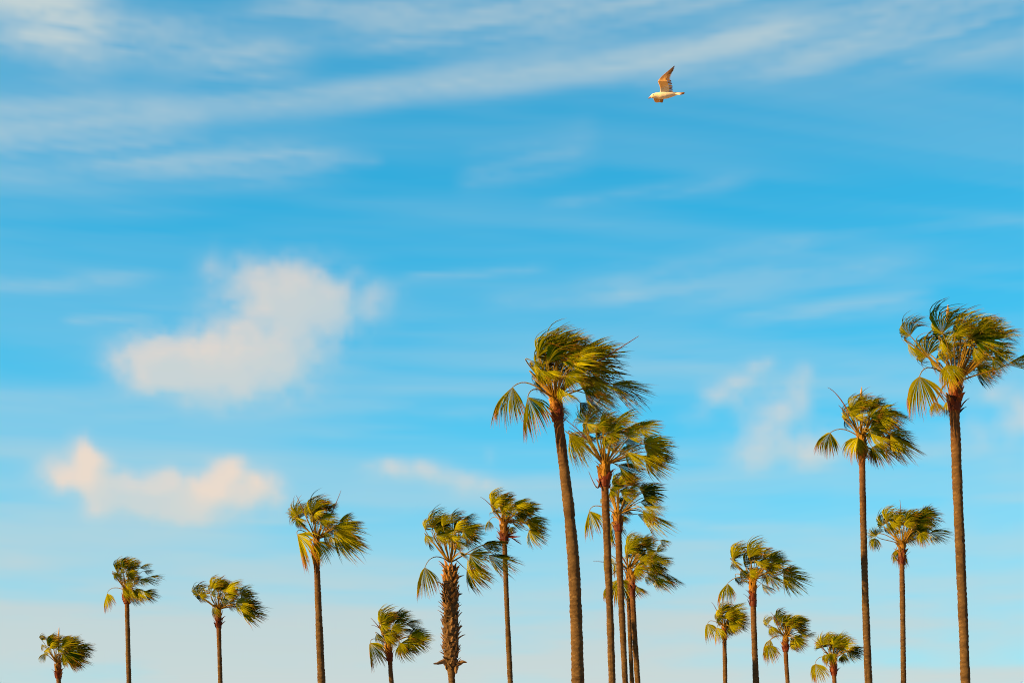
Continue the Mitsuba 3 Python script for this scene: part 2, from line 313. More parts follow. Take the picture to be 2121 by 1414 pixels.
# ------------------------------------------------------------------ palms
PALMS = [
    # scale = photograph pixels per metre at the palm; view = the enlargement the leaf positions were read from (x0, y0, factor)
    dict(scale=45, view=(70, 1290, 11.4), O=(570, 930), sheath=(30, 15), trunk=[(121, 1402, 9), (121.5, 1414, 9)],
         fronds=[(210, 420, 110, 250, 'W'), (330, 480, 360, 290, 'W'), (200, 520, 270, 600, 'B'), (400, 560, 440, 190, 'W'), (500, 480, 430, 210, 'w'), (560, 420, 640, 470, 'B'), (620, 520, 660, 160, 'w'),
                 (740, 520, 850, 200, 'w'), (750, 560, 950, 250, 'f'), (900, 560, 1080, 340, 'f'), (1000, 600, 1400, 530, 'f'), (1060, 640, 1350, 640, 'b'), (780, 700, 1240, 780, 'F'), (860, 770, 1270, 900, 'B'),
                 (800, 860, 1100, 1030, 'B'), (760, 890, 900, 1010, 'B'), (340, 690, 490, 690, 'F'), (350, 760, 160, 820, 'D'), (640, 650, 900, 520, 'F'), (480, 640, 560, 420, 'W')],
         spears=[(560, 420, 583, 90)], stalks=[]),
    dict(scale=42, view=(190, 1140, 10.87), O=(770, 870), sheath=(27, 18), trunk=[(263, 1250, 9), (265, 1330, 9.5), (267, 1414, 10)],
         fronds=[(550, 430, 470, 180, 'W'), (620, 420, 590, 110, 'W'), (740, 400, 730, 90, 'w'), (850, 400, 860, 110, 'W'), (950, 380, 990, 170, 'w'), (1060, 390, 1290, 230, 'b'), (1160, 450, 1360, 420, 'b'), (1190, 640, 1580, 540, 'B'),
                 (1150, 660, 1330, 780, 'B'), (530, 500, 680, 600, 'B'), (560, 570, 720, 690, 'B'), (800, 480, 1050, 480, 'F'), (900, 580, 1110, 650, 'F'), (850, 820, 1060, 790, 'F'), (880, 860, 1000, 940, 'F'),
                 (770, 890, 1020, 1160, 'B'), (980, 900, 1140, 1140, 'B'), (1120, 900, 1450, 1070, 'B'), (340, 960, 230, 1300, 'D'), (700, 560, 800, 380, 'w'), (660, 620, 780, 520, 'f')],
         spears=[], stalks=[]),
    dict(scale=55, view=(380, 1170, 10.1), O=(730, 900), sheath=(38, 14), trunk=[(453, 1302, 9.5), (454.5, 1350, 9.5), (456.5, 1414, 9.5)],
         fronds=[(350, 640, 120, 390, 'W'), (280, 640, 430, 760, 'B'), (370, 650, 520, 710, 'B'), (620, 520, 600, 190, 'W'), (690, 500, 700, 160, 'w'), (780, 500, 830, 230, 'w'), (860, 520, 1010, 330, 'w'),
                 (930, 610, 1190, 310, 'W'), (920, 690, 1140, 660, 'F'), (880, 760, 1070, 870, 'B'), (1170, 600, 1400, 410, 'f'), (1190, 640, 1540, 640, 'f'), (1180, 830, 1570, 790, 'f'), (1200, 890, 1740, 1010, 'B'),
                 (1280, 950, 1440, 1140, 'B'), (670, 930, 750, 1130, 'E'), (500, 500, 480, 330, 'w'), (640, 650, 760, 480, 'f'), (900, 560, 1080, 480, 'f')],
         spears=[], stalks=[]),
    dict(scale=66, view=(590, 1005, 7.442), O=(490, 810), sheath=(44, 15), trunk=[(656, 1168, 12), (660, 1270, 14), (666, 1414, 17)],
         fronds=[(190, 470, 85, 240, 'F'), (180, 500, 330, 590, 'B'), (190, 550, 325, 660, 'B'), (440, 480, 405, 110, 'W'), (350, 500, 335, 250, 'W'), (480, 420, 575, 180, 'W'), (590, 370, 630, 190, 'w'),
                 (650, 370, 775, 235, 'w'), (480, 470, 630, 450, 'F'), (590, 570, 850, 490, 'F'), (560, 600, 780, 640, 'B'), (850, 560, 990, 390, 'f'), (880, 570, 1180, 520, 'b'), (820, 690, 1050, 600, 'f'),
                 (780, 720, 1250, 770, 'B'), (780, 740, 1280, 1040, 'B'), (640, 790, 735, 970, 'E'), (720, 820, 930, 1000, 'B'), (220, 800, 320, 1250, 'D'), (350, 930, 395, 1140, 'd'), (530, 925, 620, 1210, 'D'), (860, 780, 1180, 880, 'b')],
         spears=[], stalks=[(450, 760, 310, 440, 190, 175), (560, 780, 740, 420, 877, 100)]),
    dict(scale=52, view=(745, 1235, 8.8375), O=(520, 850), sheath=(34, 16), trunk=[(807.5, 1362, 9), (809, 1390, 9.5), (811, 1414, 10)],
         fronds=[(390, 490, 400, 110, 'W'), (390, 490, 570, 375, 'F'), (540, 450, 620, 200, 'w'), (640, 420, 785, 190, 'f'), (700, 430, 920, 255, 'f'), (850, 500, 1140, 405, 'b'), (800, 560, 970, 560, 'b'),
                 (420, 540, 580, 640, 'F'), (480, 720, 670, 690, 'F'), (470, 740, 720, 850, 'B'), (330, 720, 450, 860, 'B'), (600, 620, 840, 690, 'F'), (920, 730, 1310, 860, 'F'), (940, 720, 1270, 680, 'b'),
                 (770, 880, 1010, 1140, 'F'), (745, 880, 725, 1090, 'D'), (210, 870, 225, 1280, 'D'), (480, 480, 500, 280, 'w'), (640, 540, 800, 420, 'F')],
         spears=[], stalks=[(440, 710, 370, 590, 220, 530), (420, 640, 320, 520, 210, 400)]),
    dict(scale=66, view=(850, 1020, 6.429), O=(530, 905), sheath=None, trunk=[(932, 1172, 25), (933, 1235, 29), (934, 1320, 30), (934.5, 1375, 24), (935.5, 1400, 14), (936, 1414, 14)],
         fronds=[(290, 480, 245, 165, 'W'), (310, 470, 480, 310, 'F'), (200, 510, 150, 310, 'W'), (210, 590, 300, 690, 'B'), (560, 430, 590, 205, 'W'), (690, 410, 820, 235, 'f'), (720, 480, 985, 400, 'f'), (740, 560, 940, 640, 'f'),
                 (350, 560, 570, 520, 'F'), (360, 620, 550, 620, 'F'), (560, 640, 700, 630, 'B'), (640, 690, 770, 790, 'B'), (210, 1045, 100, 1370, 'D'), (985, 680, 1290, 610, 'b'), (1040, 840, 1450, 930, 'B'),
                 (800, 890, 1080, 990, 'F'), (770, 950, 1090, 1190, 'B'), (450, 540, 480, 350, 'w'), (600, 500, 700, 330, 'w'), (420, 460, 440, 250, 'w'), (480, 600, 700, 520, 'f')],
         spears=[], stalks=[]),
    dict(scale=52, view=(980, 990, 7.07), O=(450, 640), sheath=(42, 20), trunk=[(1045, 1128, 10), (1050, 1260, 10.5), (1057, 1414, 11)],
         fronds=[(270, 420, 230, 115, 'W'), (400, 440, 390, 200, 'W'), (310, 430, 400, 370, 'F'), (480, 420, 480, 200, 'w'), (590, 390, 780, 235, 'b'), (640, 420, 870, 330, 'f'), (740, 420, 980, 450, 'w'),
                 (620, 480, 880, 510, 'B'), (560, 540, 830, 570, 'B'), (420, 450, 510, 510, 'F'), (800, 640, 1090, 720, 'B'), (820, 630, 1050, 580, 'b'), (820, 770, 1070, 940, 'F'), (820, 765, 960, 745, 'b'),
                 (540, 680, 600, 780, 'd'), (230, 575, 150, 690, 'd'), (500, 520, 680, 440, 'F'), (450, 560, 560, 480, 'W')],
         spears=[], stalks=[(420, 610, 250, 400, 105, 290)]),
    dict(scale=100, view=(990, 660, 5.566), O=(885, 900), sheath=(48, 28), trunk=[(1156, 868, 20), (1166, 950, 22), (1178, 1050, 23.5), (1188, 1160, 24.5), (1194, 1290, 25), (1197, 1414, 26)],
         fronds=[(690, 490, 655, 140, 'W'), (860, 470, 735, 85, 'W'), (870, 450, 910, 60, 'w'), (1060, 420, 1080, 105, 'w'), (1190, 400, 1440, 225, 'f'), (1250, 480, 1680, 330, 'f'), (1150, 560, 1650, 520, 'f'),
                 (1190, 610, 1530, 640, 'b'), (600, 550, 830, 660, 'B'), (640, 620, 870, 760, 'B'), (1000, 785, 1200, 820, 'F'), (920, 880, 1110, 1020, 'B'), (770, 690, 870, 800, 'F'), (710, 690, 830, 830, 'B'),
                 (400, 785, 95, 1060, 'D'), (570, 975, 490, 1370, 'D'), (1290, 780, 1680, 930, 'B'), (1540, 770, 1980, 850, 'B'), (1240, 850, 1390, 980, 'B'), (900, 600, 1040, 300, 'W'), (800, 600, 840, 260, 'W'),
                 (1000, 620, 1290, 330, 'F'), (1050, 690, 1340, 560, 'F'), (780, 420, 860, 230, 'W'), (960, 540, 1160, 520, 'F'), (700, 330, 760, 130, 'w'), (1300, 380, 1600, 260, 'b')],
         spears=[], stalks=[(1150, 660, 1480, 460, 1845, 235)]),
    dict(scale=86, view=(1160, 820, 8.127), O=(750, 1120), sheath=(48, 27), trunk=[(1253, 1012, 16), (1257, 1110, 15.5), (1262, 1230, 15), (1268, 1414, 14.5)],
         fronds=[(430, 505, 440, 120, 'F'), (440, 520, 640, 610, 'B'), (160, 690, 445, 1130, 'E'), (140, 650, 430, 860, 'E'), (740, 560, 770, 140, 'w'), (680, 550, 710, 220, 'w'), (960, 430, 1220, 140, 'f'), (1080, 560, 1440, 270, 'f'),
                 (1330, 540, 1690, 390, 'f'), (780, 760, 1030, 530, 'F'), (720, 790, 890, 920, 'F'), (1080, 840, 1320, 600, 'F'), (1050, 900, 1390, 880, 'B'), (1430, 850, 1930, 790, 'f'), (1450, 1010, 1930, 1060, 'f'),
                 (1090, 1040, 1620, 1170, 'B'), (1080, 1060, 1360, 1240, 'B'), (620, 560, 650, 310, 'w'), (560, 640, 700, 520, 'f'), (860, 700, 1000, 420, 'w'), (1480, 930, 1880, 980, 'b')],
         spears=[], stalks=[(690, 1090, 420, 720, 80, 435), (690, 1095, 500, 820, 150, 560), (660, 1440, 610, 1560, 475, 1300)]),
    dict(scale=72, view=(1180, 950, 8.316), O=(830, 930), sheath=(36, 20), trunk=[(1280.5, 1105, 14), (1286, 1230, 13.5), (1291, 1330, 12.5), (1295, 1414, 12)],
         fronds=[(780, 480, 740, 200, 'W'), (850, 480, 930, 160, 'w'), (980, 450, 1000, 170, 'w'), (1080, 450, 1230, 265, 'f'), (1240, 560, 1620, 410, 'f'), (1260, 580, 1600, 520, 'f'), (1260, 700, 1580, 650, 'B'),
                 (1250, 880, 1620, 860, 'B'), (1240, 940, 1420, 1150, 'E'), (1240, 940, 1770, 1170, 'B'), (1380, 1010, 1530, 1140, 'B'), (720, 500, 740, 340, 'W'), (710, 540, 790, 650, 'F'), (690, 600, 720, 760, 'B'),
                 (565, 670, 530, 610, 'd'), (850, 620, 1040, 510, 'F'), (880, 690, 1120, 600, 'F'), (930, 780, 1110, 870, 'b'), (900, 880, 1080, 950, 'b'), (340, 890, 220, 1270, 'D'), (740, 1000, 755, 1370, 'd'), (1020, 560, 1200, 480, 'f')],
         spears=[], stalks=[]),
    dict(scale=60, view=(1220, 1080, 6.733), O=(545, 650), sheath=(54, 10), trunk=[(1301.5, 1232, 8), (1304, 1300, 8.5), (1309, 1414, 9)],
         fronds=[(510, 410, 540, 115, 'W'), (590, 380, 630, 155, 'w'), (530, 440, 630, 380, 'F'), (760, 330, 890, 185, 'f'), (750, 340, 790, 160, 'w'), (985, 265, 1140, 290, 'B'), (950, 420, 1000, 270, 'w'),
                 (830, 450, 990, 470, 'f'), (680, 500, 800, 550, 'F'), (205, 500, 205, 720, 'D'), (380, 535, 355, 710, 'd'), (245, 920, 215, 1080, 'D'), (405, 850, 400, 1190, 'D'), (640, 440, 800, 300, 'f'), (980, 520, 1160, 480, 'b')],
         spears=[], stalks=[(500, 640, 320, 590, 55, 565), (520, 600, 400, 400, 322, 285)]),
    dict(scale=64, view=(1220, 1080, 6.733), O=(600, 700), sheath=(48, 13), trunk=[(1310, 1234, 11.5), (1314, 1310, 11.5), (1321, 1414, 11.5)],
         fronds=[(620, 695, 790, 780, 'F'), (870, 575, 1120, 580, 'F'), (820, 600, 1020, 680, 'B'), (870, 730, 1190, 880, 'B'), (1080, 720, 1310, 870, 'B'), (930, 830, 1000, 920, 'E'), (800, 750, 940, 830, 'B'),
                 (650, 880, 840, 960, 'b'), (980, 520, 1160, 530, 'b'), (720, 600, 850, 560, 'f'), (700, 560, 820, 440, 'w'), (900, 640, 1100, 680, 'B')],
         spears=[], stalks=[]),
    dict(scale=45, view=(1450, 1095, 5.771), O=(290, 1150), sheath=(27, 11), trunk=[(1500.5, 1322, 8.5), (1501.5, 1370, 9), (1502, 1414, 9)],
         fronds=[(190, 1060, 190, 930, 'W'), (250, 1000, 225, 845, 'W'), (300, 980, 335, 835, 'w'), (350, 1020, 490, 855, 'f'), (380, 1050, 570, 1000, 'f'), (400, 1080, 590, 1160, 'F'), (310, 1040, 420, 960, 'F'),
                 (200, 1070, 250, 1110, 'F'), (330, 1170, 490, 1150, 'F'), (330, 1180, 425, 1270, 'B'), (95, 1130, 70, 1310, 'D'), (190, 1190, 160, 1360, 'D'), (280, 1060, 360, 1000, 'W'), (330, 1080, 480, 1100, 'f')],
         spears=[], stalks=[(240, 1090, 180, 950, 130, 885)]),
    dict(scale=60, view=(1450, 1095, 5.771), O=(630, 595), sheath=(54, 16), trunk=[(1560, 1252, 11.5), (1562.5, 1330, 12), (1566, 1414, 13)],
         fronds=[(390, 360, 370, 95, 'W'), (380, 370, 500, 440, 'B'), (560, 380, 560, 85, 'W'), (620, 360, 640, 165, 'W'), (700, 350, 720, 175, 'w'), (780, 330, 820, 165, 'w'), (850, 360, 990, 255, 'f'),
                 (830, 440, 1050, 385, 'F'), (810, 480, 900, 560, 'F'), (700, 440, 840, 400, 'F'), (610, 420, 750, 440, 'B'), (990, 520, 1110, 410, 'f'), (990, 540, 1310, 630, 'F'), (1000, 580, 1160, 690, 'B'),
                 (800, 620, 980, 700, 'B'), (750, 620, 770, 720, 'D'), (545, 580, 655, 570, 'F'), (445, 545, 560, 655, 'B'), (330, 650, 165, 820, 'D'), (740, 400, 900, 300, 'f'), (660, 480, 760, 380, 'F')],
         spears=[], stalks=[]),
    dict(scale=50, view=(1560, 1240, 8.128), O=(550, 620), sheath=(30, 14), trunk=[(1627, 1347, 9), (1629, 1380, 9), (1631.5, 1414, 9)],
         fronds=[(250, 430, 110, 290, 'W'), (270, 470, 460, 620, 'B'), (290, 470, 420, 540, 'B'), (400, 360, 360, 135, 'W'), (430, 420, 480, 265, 'F'), (540, 400, 560, 220, 'w'), (600, 400, 750, 220, 'w'),
                 (680, 380, 960, 340, 'f'), (750, 350, 910, 290, 'f'), (580, 540, 600, 400, 'W'), (600, 420, 770, 490, 'B'), (790, 540, 990, 470, 'b'), (920, 600, 1050, 535, 'b'), (780, 570, 940, 650, 'B'),
                 (660, 690, 890, 720, 'F'), (660, 690, 850, 870, 'B'), (300, 680, 165, 770, 'D'), (250, 780, 230, 1050, 'D'), (500, 480, 560, 340, 'W'), (560, 460, 720, 380, 'f')],
         spears=[], stalks=[(440, 480, 370, 350, 280, 230)]),
    dict(scale=46, view=(1560, 1240, 8.128), O=(1350, 975), sheath=(36, 15), trunk=[(1727.5, 1396, 8.5), (1728, 1405, 8.8), (1728.5, 1414, 9)],
         fronds=[(1150, 780, 1115, 570, 'F'), (1240, 720, 1240, 500, 'W'), (1310, 760, 1330, 570, 'w'), (1340, 780, 1420, 570, 'f'), (1410, 760, 1530, 540, 'F'), (1420, 790, 1650, 650, 'F'), (1440, 830, 1590, 850, 'B'),
                 (1610, 860, 1870, 770, 'b'), (1600, 880, 1820, 990, 'B'), (1440, 980, 1550, 1080, 'D'), (1270, 940, 1170, 1090, 'D'), (1300, 950, 1320, 1030, 'D'), (1160, 960, 1220, 1120, 'D'), (1050, 1090, 1045, 1390, 'D'),
                 (1360, 820, 1500, 720, 'f'), (1300, 840, 1380, 700, 'W')],
         spears=[], stalks=[(1260, 930, 1120, 800, 970, 670)]),
    dict(scale=78, view=(1670, 790, 7.444), O=(845, 830), sheath=(44, 24), trunk=[(1785.5, 955, 13), (1788.5, 1100, 13.5), (1793, 1260, 14.5), (1799, 1414, 16)],
         fronds=[(660, 480, 615, 170, 'W'), (620, 520, 820, 420, 'F'), (620, 520, 830, 600, 'B'), (800, 450, 850, 120, 'w'), (800, 480, 710, 240, 'W'), (900, 430, 990, 170, 'w'), (1000, 420, 1090, 180, 'w'),
                 (1080, 560, 1500, 600, 'f'), (1090, 570, 1210, 300, 'w'), (1170, 560, 1470, 690, 'b'), (1250, 480, 1590, 560, 'B'), (950, 790, 1220, 730, 'F'), (890, 830, 1120, 930, 'F'), (900, 900, 1240, 1010, 'B'),
                 (1270, 850, 1750, 1120, 'B'), (1280, 830, 1660, 900, 'B'), (1340, 960, 1530, 1110, 'B'), (970, 1060, 1180, 1290, 'D'), (740, 930, 680, 1260, 'D'), (370, 790, 110, 980, 'D'), (700, 600, 850, 560, 'B'),
                 (930, 620, 1010, 450, 'F'), (900, 560, 1060, 420, 'f')],
         spears=[(840, 400, 868, 60)], stalks=[(800, 800, 540, 340, 310, 125), (780, 780, 590, 520, 470, 395)]),
    dict(scale=60, view=(1785, 1030, 8.32), O=(700, 790), sheath=(40, 17), trunk=[(1868, 1162, 10.5), (1870, 1290, 11), (1871.5, 1414, 11)],
         fronds=[(400, 420, 275, 115, 'W'), (420, 430, 710, 500, 'B'), (390, 460, 580, 610, 'B'), (620, 420, 385, 290, 'W'), (680, 450, 620, 205, 'w'), (740, 440, 700, 165, 'w'), (800, 440, 870, 145, 'w'), (880, 430, 1000, 195, 'w'),
                 (1070, 300, 1170, 90, 'f'), (1080, 310, 1400, 290, 'f'), (890, 420, 1230, 310, 'F'), (900, 480, 1190, 430, 'f'), (900, 600, 1090, 720, 'F'), (900, 690, 1020, 880, 'D'), (1170, 620, 1530, 570, 'B'),
                 (1180, 640, 1340, 780, 'B'), (760, 810, 850, 1080, 'd'), (640, 950, 625, 1040, 'd'), (232, 680, 110, 560, 'F'), (225, 700, 200, 890, 'D'), (640, 560, 760, 440, 'W'), (520, 430, 640, 360, 'W'), (860, 540, 1060, 560, 'f')],
         spears=[], stalks=[(640, 560, 650, 300, 633, 60)]),
    dict(scale=100, view=(1840, 620, 5.655), O=(790, 945), sheath=(62, 29), trunk=[(1977.5, 862, 21), (1985, 1050, 20.5), (1994, 1260, 19.5), (2000, 1414, 19)],
         fronds=[(240, 450, 65, 200, 'W'), (215, 530, 420, 690, 'B'), (530, 520, 345, 135, 'W'), (540, 560, 680, 750, 'B'), (740, 600, 570, 390, 'W'), (765, 490, 755, 115, 'W'), (900, 500, 850, 140, 'w'), (1000, 450, 1140, 150, 'w'),
                 (1220, 450, 1200, 150, 'w'), (1280, 430, 1530, 280, 'b'), (860, 580, 1250, 490, 'F'), (880, 690, 1070, 820, 'B'), (1200, 520, 1140, 340, 'W'), (1100, 650, 1430, 580, 'f'), (1150, 720, 1420, 760, 'f'),
                 (1080, 830, 1220, 970, 'E'), (1400, 750, 1790, 540, 'b'), (580, 880, 635, 1130, 'D'), (305, 970, 200, 1350, 'D'), (850, 1030, 1000, 1150, 'd'), (700, 1060, 640, 1200, 'd'), (900, 640, 1130, 640, 'F'), (980, 500, 1080, 380, 'W'),
                 (660, 560, 740, 420, 'W')],
         spears=[(712, 260, 713, 45)], stalks=[]),
]
PALM_LABELS = [
    'short bushy fan palm in the lower left corner with a reddish neck',
    'slender fan palm second from the left, one leaf hanging from a thin curved stalk',
    'flat topped fan palm third from the left with a reddish neck',
    'open crowned fan palm with two broad leaves hanging either side of its trunk',
    'short fan palm just left of the shaggy scaly trunk',
    'fan palm with a thick shaggy trunk covered in old leaf bases',
    'thin fan palm just right of the shaggy trunk, dead leaf bases under its crown',
    'big dense fan palm near the middle with a curved leaning trunk',
    'fan palm with long bare stalks and a swollen orange neck beside the curved trunk',
    'fan palm behind the swollen orange neck, one leaf hanging out between the trunks',
    'half hidden fan palm at the back of the middle cluster with the thinnest trunk',
    'lowest fan palm of the middle cluster, its trunk the rightmost of the four',
    'low round crowned fan palm with two leaves hanging down on its left',
    'ragged orange necked fan palm standing taller among three low palms',
    'low fan palm with an upswept leaf on its left and two hanging below it',
    'lowest fan palm at the bottom edge, just left of a tall trunk',
    'tall fan palm with two bare stalks and one leaf held straight out on its left',
    'fan palm with a dead leaf clinging to its neck, between the two tall right trunks',
    'largest fan palm at the right edge with a wide crown cut by the frame',
]


def read_down(ys, val, y, lo=-12, hi=25):
    """Straight-line continuation of a value read down the trunk."""
    if y <= ys[-1]:
        return np.interp(y, ys, val)
    k = max(0, len(ys) - 3)
    m = (val[-1] - val[k]) / (ys[-1] - ys[k])
    return val[-1] + np.clip(m * (y - ys[-1]), lo, hi)


def build_palm(index, spec):
    rng = np.random.default_rng(100 + index)
    s, (x0, y0, zoom) = spec['scale'], spec['view']
    depth = FOCAL / s
    m = 1.0 / s
    big = s >= 70
    key = key_for('fan_palm')
    labels[key] = {'label': PALM_LABELS[index], 'category': 'palm tree', 'group': 'wind-blown fan palms in a row'}

    def loc(zx, zy, dy=0.0):
        p = at(x0 + zx / zoom, y0 + zy / zoom, depth)
        return p + np.array([0, dy, 0])

    O = loc(*spec['O'])
    opx = (x0 + spec['O'][0] / zoom, y0 + spec['O'][1] / zoom)
    # trunk down to the ground
    xs, ys, ws = (np.array([t[k] for t in spec['trunk']], float) for k in range(3))
    if spec['sheath']:
        neck, top_w = ys[0] - .55 * spec['sheath'][0], ws[0]
    else:
        neck, top_w = ys[0], ws[0]
    py, pts, rad = neck, [], []
    while True:
        p = at(read_down(ys, xs, py) if py > ys[0] else np.interp(py, [opx[1], ys[0]], [opx[0], xs[0]]), py, depth)
        if p[2] < .02:
            break
        pts.append(p)
        rad.append(.5 * m * (read_down(ys, ws, py, 0, 6) if py > ys[0] else ws[0]))
        py += s * .055
    pts, rad = np.array(pts), np.array(rad)
    pts = np.vstack([pts, pts[-1] + [0, 0, -.35 - pts[-1][2]]])
    rad = np.append(rad, rad[-1])
    hgt = pts[:, 2]
    rad = rad * (1 + .45 * np.exp(-hgt / .55))
    ring = np.arange(len(rad)) % 2
    rad = rad * (1 + ((.055 + .03 * rng.random(len(rad))) * (ring - .5) + .10 * (meshkit.noise(np.stack([hgt * 3.1, hgt * 0, hgt * 0 + index], -1)) - .5)))
    v, f = tube(pts, rad, 18)
    vn = (meshkit.fbm(v * 9, 3, index)[:, None] - .5)
    ctr = np.vstack([np.repeat(pts, 18, 0), pts[:1], pts[-1:]])
    v = v + (v - ctr) * vn * .22
    tk = key + '__trunk'
    down = np.append(np.repeat(np.linalg.norm(pts - pts[0], axis=1), 18), [0, 99])
    uv = np.stack([np.append(np.tile(np.arange(18) / 18, len(pts)), [0, 0]), down + (0 if spec['sheath'] else 99)], 1)
    scene[tk] = mikit.ply((v, f), 'bark_material', smooth=True, uv=uv)
    # neck of old leaf bases under the crown
    red, gold, brown = np.array([.046, .008, .003]) * rng.uniform(.8, 1.3), np.array([.150, .084, .004]) * rng.uniform(.75, 1.15), np.array([.066, .040, .018])
    holder, husks = None, []
    if spec['sheath']:
        n_px, w_px = spec['sheath']
        base = at(xs[0], opx[1] + n_px + 3, depth)
        n = 16
        t = np.linspace(0, 1, n)
        line = base + (O - base) * t[:, None]
        r_tr, r_mx = .5 * m * ws[0], .5 * m * w_px
        prof = r_tr * 1.0 + (r_mx * .9 - r_tr) * np.sin(np.pi * np.clip(t * .92 + .08, 0, 1)) ** .8
        prof = np.where(t > .9, prof * .9, prof) * (1 + .06 * rng.normal(size=n))
        v, f = tube(line, prof, 16)
        tv = np.append(np.repeat(t, 16), [0, 1])
        col = red + (gold - red) * (np.clip((tv - .35) / .6, 0, 1) ** 1.2)[:, None]
        col = col * (.75 + .5 * meshkit.noise(v * 25, 3))[:, None]
        holder = key + '__leaf_sheath'
        add(holder, v, f, 'stalk_material', col)
        count = 34 if big else 30
        L = np.linalg.norm(O - base)
        up = unit(O - base)
        for q in range(count):
            tq = (q + .5) / count
            ang = q * 2.39996 + rng.normal(0, .15)
            out = np.array([math.cos(ang), math.sin(ang), 0])
            r = np.interp(tq, t, prof) * .93
            ln = L * rng.uniform(.22, .34) * (1.15 if tq > .75 else 1)
            hv, hf = blade_piece(rng, base + up * L * (tq * .96 - .04) + out * r, out, unit(up + .12 * rng.normal(size=3)), r_mx * rng.uniform(.7, 1.0), ln, .02, rng.uniform(.12, .5) if rng.random() < .8 else .9)
            hc = red + (gold - red) * np.clip((tq - .3) / .6 + .25 * rng.normal(), 0, 1)
            husks.append((hv, hf, np.tile(hc * rng.uniform(.7, 1.25), (len(hv), 1)) * np.repeat([1, 1.05, 1.1, 1.25], 4)[:, None]))
    else:
        holder = tk
        top, bot = at(xs[0], ys[0] - 6, depth), at(934.5, 1384, depth)
        count = 298
        for q in range(count):
            tq = (q + .5) / count
            pyq = 1384 + (ys[0] - 4 - 1384) * tq
            c = at(read_down(ys, xs, pyq), pyq, depth)
            ang = q * 2.39996 + rng.normal(0, .12)
            out = np.array([math.cos(ang), math.sin(ang), 0])
            r = .5 * m * np.interp(pyq, ys, ws) * .95
            tip_out = rng.uniform(.15, .95)
            hv, hf = blade_piece(rng, c + out * r + np.array([0, 0, -.05]), out, unit(np.array([0, 0, 1.0]) + .32 * rng.normal(size=3)), rng.uniform(.075, .135), rng.uniform(.11, .25), rng.uniform(.02, .04), tip_out)
            hc = brown + (np.array([.135, .065, .010]) - brown) * np.clip((tq - .55) / .45 + .2 * rng.normal(), 0, 1)
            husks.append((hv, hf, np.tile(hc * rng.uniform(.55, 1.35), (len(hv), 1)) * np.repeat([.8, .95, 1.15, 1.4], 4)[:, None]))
        for out, up, ln, pyq in ((np.array([-.3, -.9, .3]), unit([-.80, -.2, -.38]), .42, 1368), (np.array([.3, -.9, -.3]), unit([.80, -.1, .32]), .34, 1376), (np.array([-.2, -.97, 0]), unit([.1, -.3, -.9]), .35, 1376)):
            c = at(934.5, pyq, depth)
            hv, hf = blade_piece(rng, c + np.array([.16 * np.sign(up[0]), -.08, 0]), out, up, .17, ln, .05, .3)
            husks.append((hv, hf, np.tile(brown * .9, (len(hv), 1))))
    if index == 6:  # the torn dead leaf bases hanging on the right
        for q in range(5):
            hv, hf = blade_piece(rng, loc(500 + 22 * q, 850 + 12 * q, -.1), np.array([1, -.3, 0]), unit([.5 + .1 * q, -.1, .35 - .42 * q]), .16, .34, .04, .6)
            husks.append((hv, hf, np.tile(red * rng.uniform(.6, 1.2), (len(hv), 1))))
    if big or not spec['sheath']:
        for hv, hf, hc in husks:
            add(key_for(holder + '__leaf_base'), hv, hf, 'stalk_material', hc)
    else:
        at_, vs, fs, cs = 0, [], [], []
        for hv, hf, hc in husks:
            vs.append(hv), fs.append(hf + at_), cs.append(hc)
            at_ += len(hv)
        hk = holder + '__leaf_base'
        add(hk, np.vstack(vs), np.vstack(fs), 'stalk_material', np.vstack(cs))
        labels[hk] = {'label': 'overlapping reddish leaf bases round the neck', 'kind': 'stuff'}
    # leaves
    P2 = [(loc(a, b), loc(c, d), k) for a, b, c, d, k in spec['fronds']]
    reach = np.percentile([np.linalg.norm(h - O) for h, _, _ in P2], 80)
    size = np.median([np.linalg.norm(t - h) for h, t, _ in P2])
    todo = [(h, t, k, 0) for h, t, k in P2]
    inner = [p for p in P2 if p[2] in 'WFwfBb' and np.linalg.norm(p[0] - O) < reach * 1.05]
    for q in rng.permutation(len(inner))[:13]:      # more leaves round the far and near sides of the crown
        h, t, k = inner[q]
        sh = np.array([rng.normal(0, .06), 0, rng.normal(0, .05)]) * size
        todo.append((O + (h - O) * .92 + sh, h + (t - h) * .85 + sh, k.swapcase() if k in 'wf' else k.lower(), 1))
    S = int(np.clip(28 + s * .34, 40, 62))
    for h, t, k, extra in todo:
        front = -1.0 if k.isupper() else 1.0
        kind = k.upper()
        r2 = np.linalg.norm(h - O)
        dep = math.sqrt(max((reach * 1.02) ** 2 - r2 ** 2, (.12 * reach) ** 2)) * rng.uniform(.55, .95) * front
        if kind == 'D' and r2 > reach * .8:
            dep = rng.normal(0, .12) * reach
        ax = t - h
        l2 = np.linalg.norm(ax)
        l3 = max(l2, size * (.78 if kind in 'WFB' else .45))
        ax = ax + np.array([0, front * math.sqrt(max(l3 ** 2 - l2 ** 2, 0)) * .8, 0])
        H = h + np.array([0, dep, 0])
        a = unit(ax)
        if kind == 'F':
            nrm = np.array([-.65 + .25 * rng.normal(), -.85, .40 + .25 * rng.normal()])
        elif kind == 'W':
            nrm = np.array([-1.0, -.55 + .3 * rng.normal(), .15])
        elif kind == 'B':
            nrm = np.array([-.3 + .3 * rng.normal(), -.7, .6 + .3 * rng.normal()])
        else:
            nrm = np.array([-.75 + .3 * rng.normal(), -.75, .2])
        if kind in 'WB':          # the blade starts out across the wind, which then lays it over
            a = unit(a - (.28 if kind == 'W' else .10) * WIND)
        dry = np.clip(rng.normal(.08, .10) + (.18 if h[2] < O[2] + .15 * reach else 0) + (.12 if kind == 'D' else 0), 0, .6)
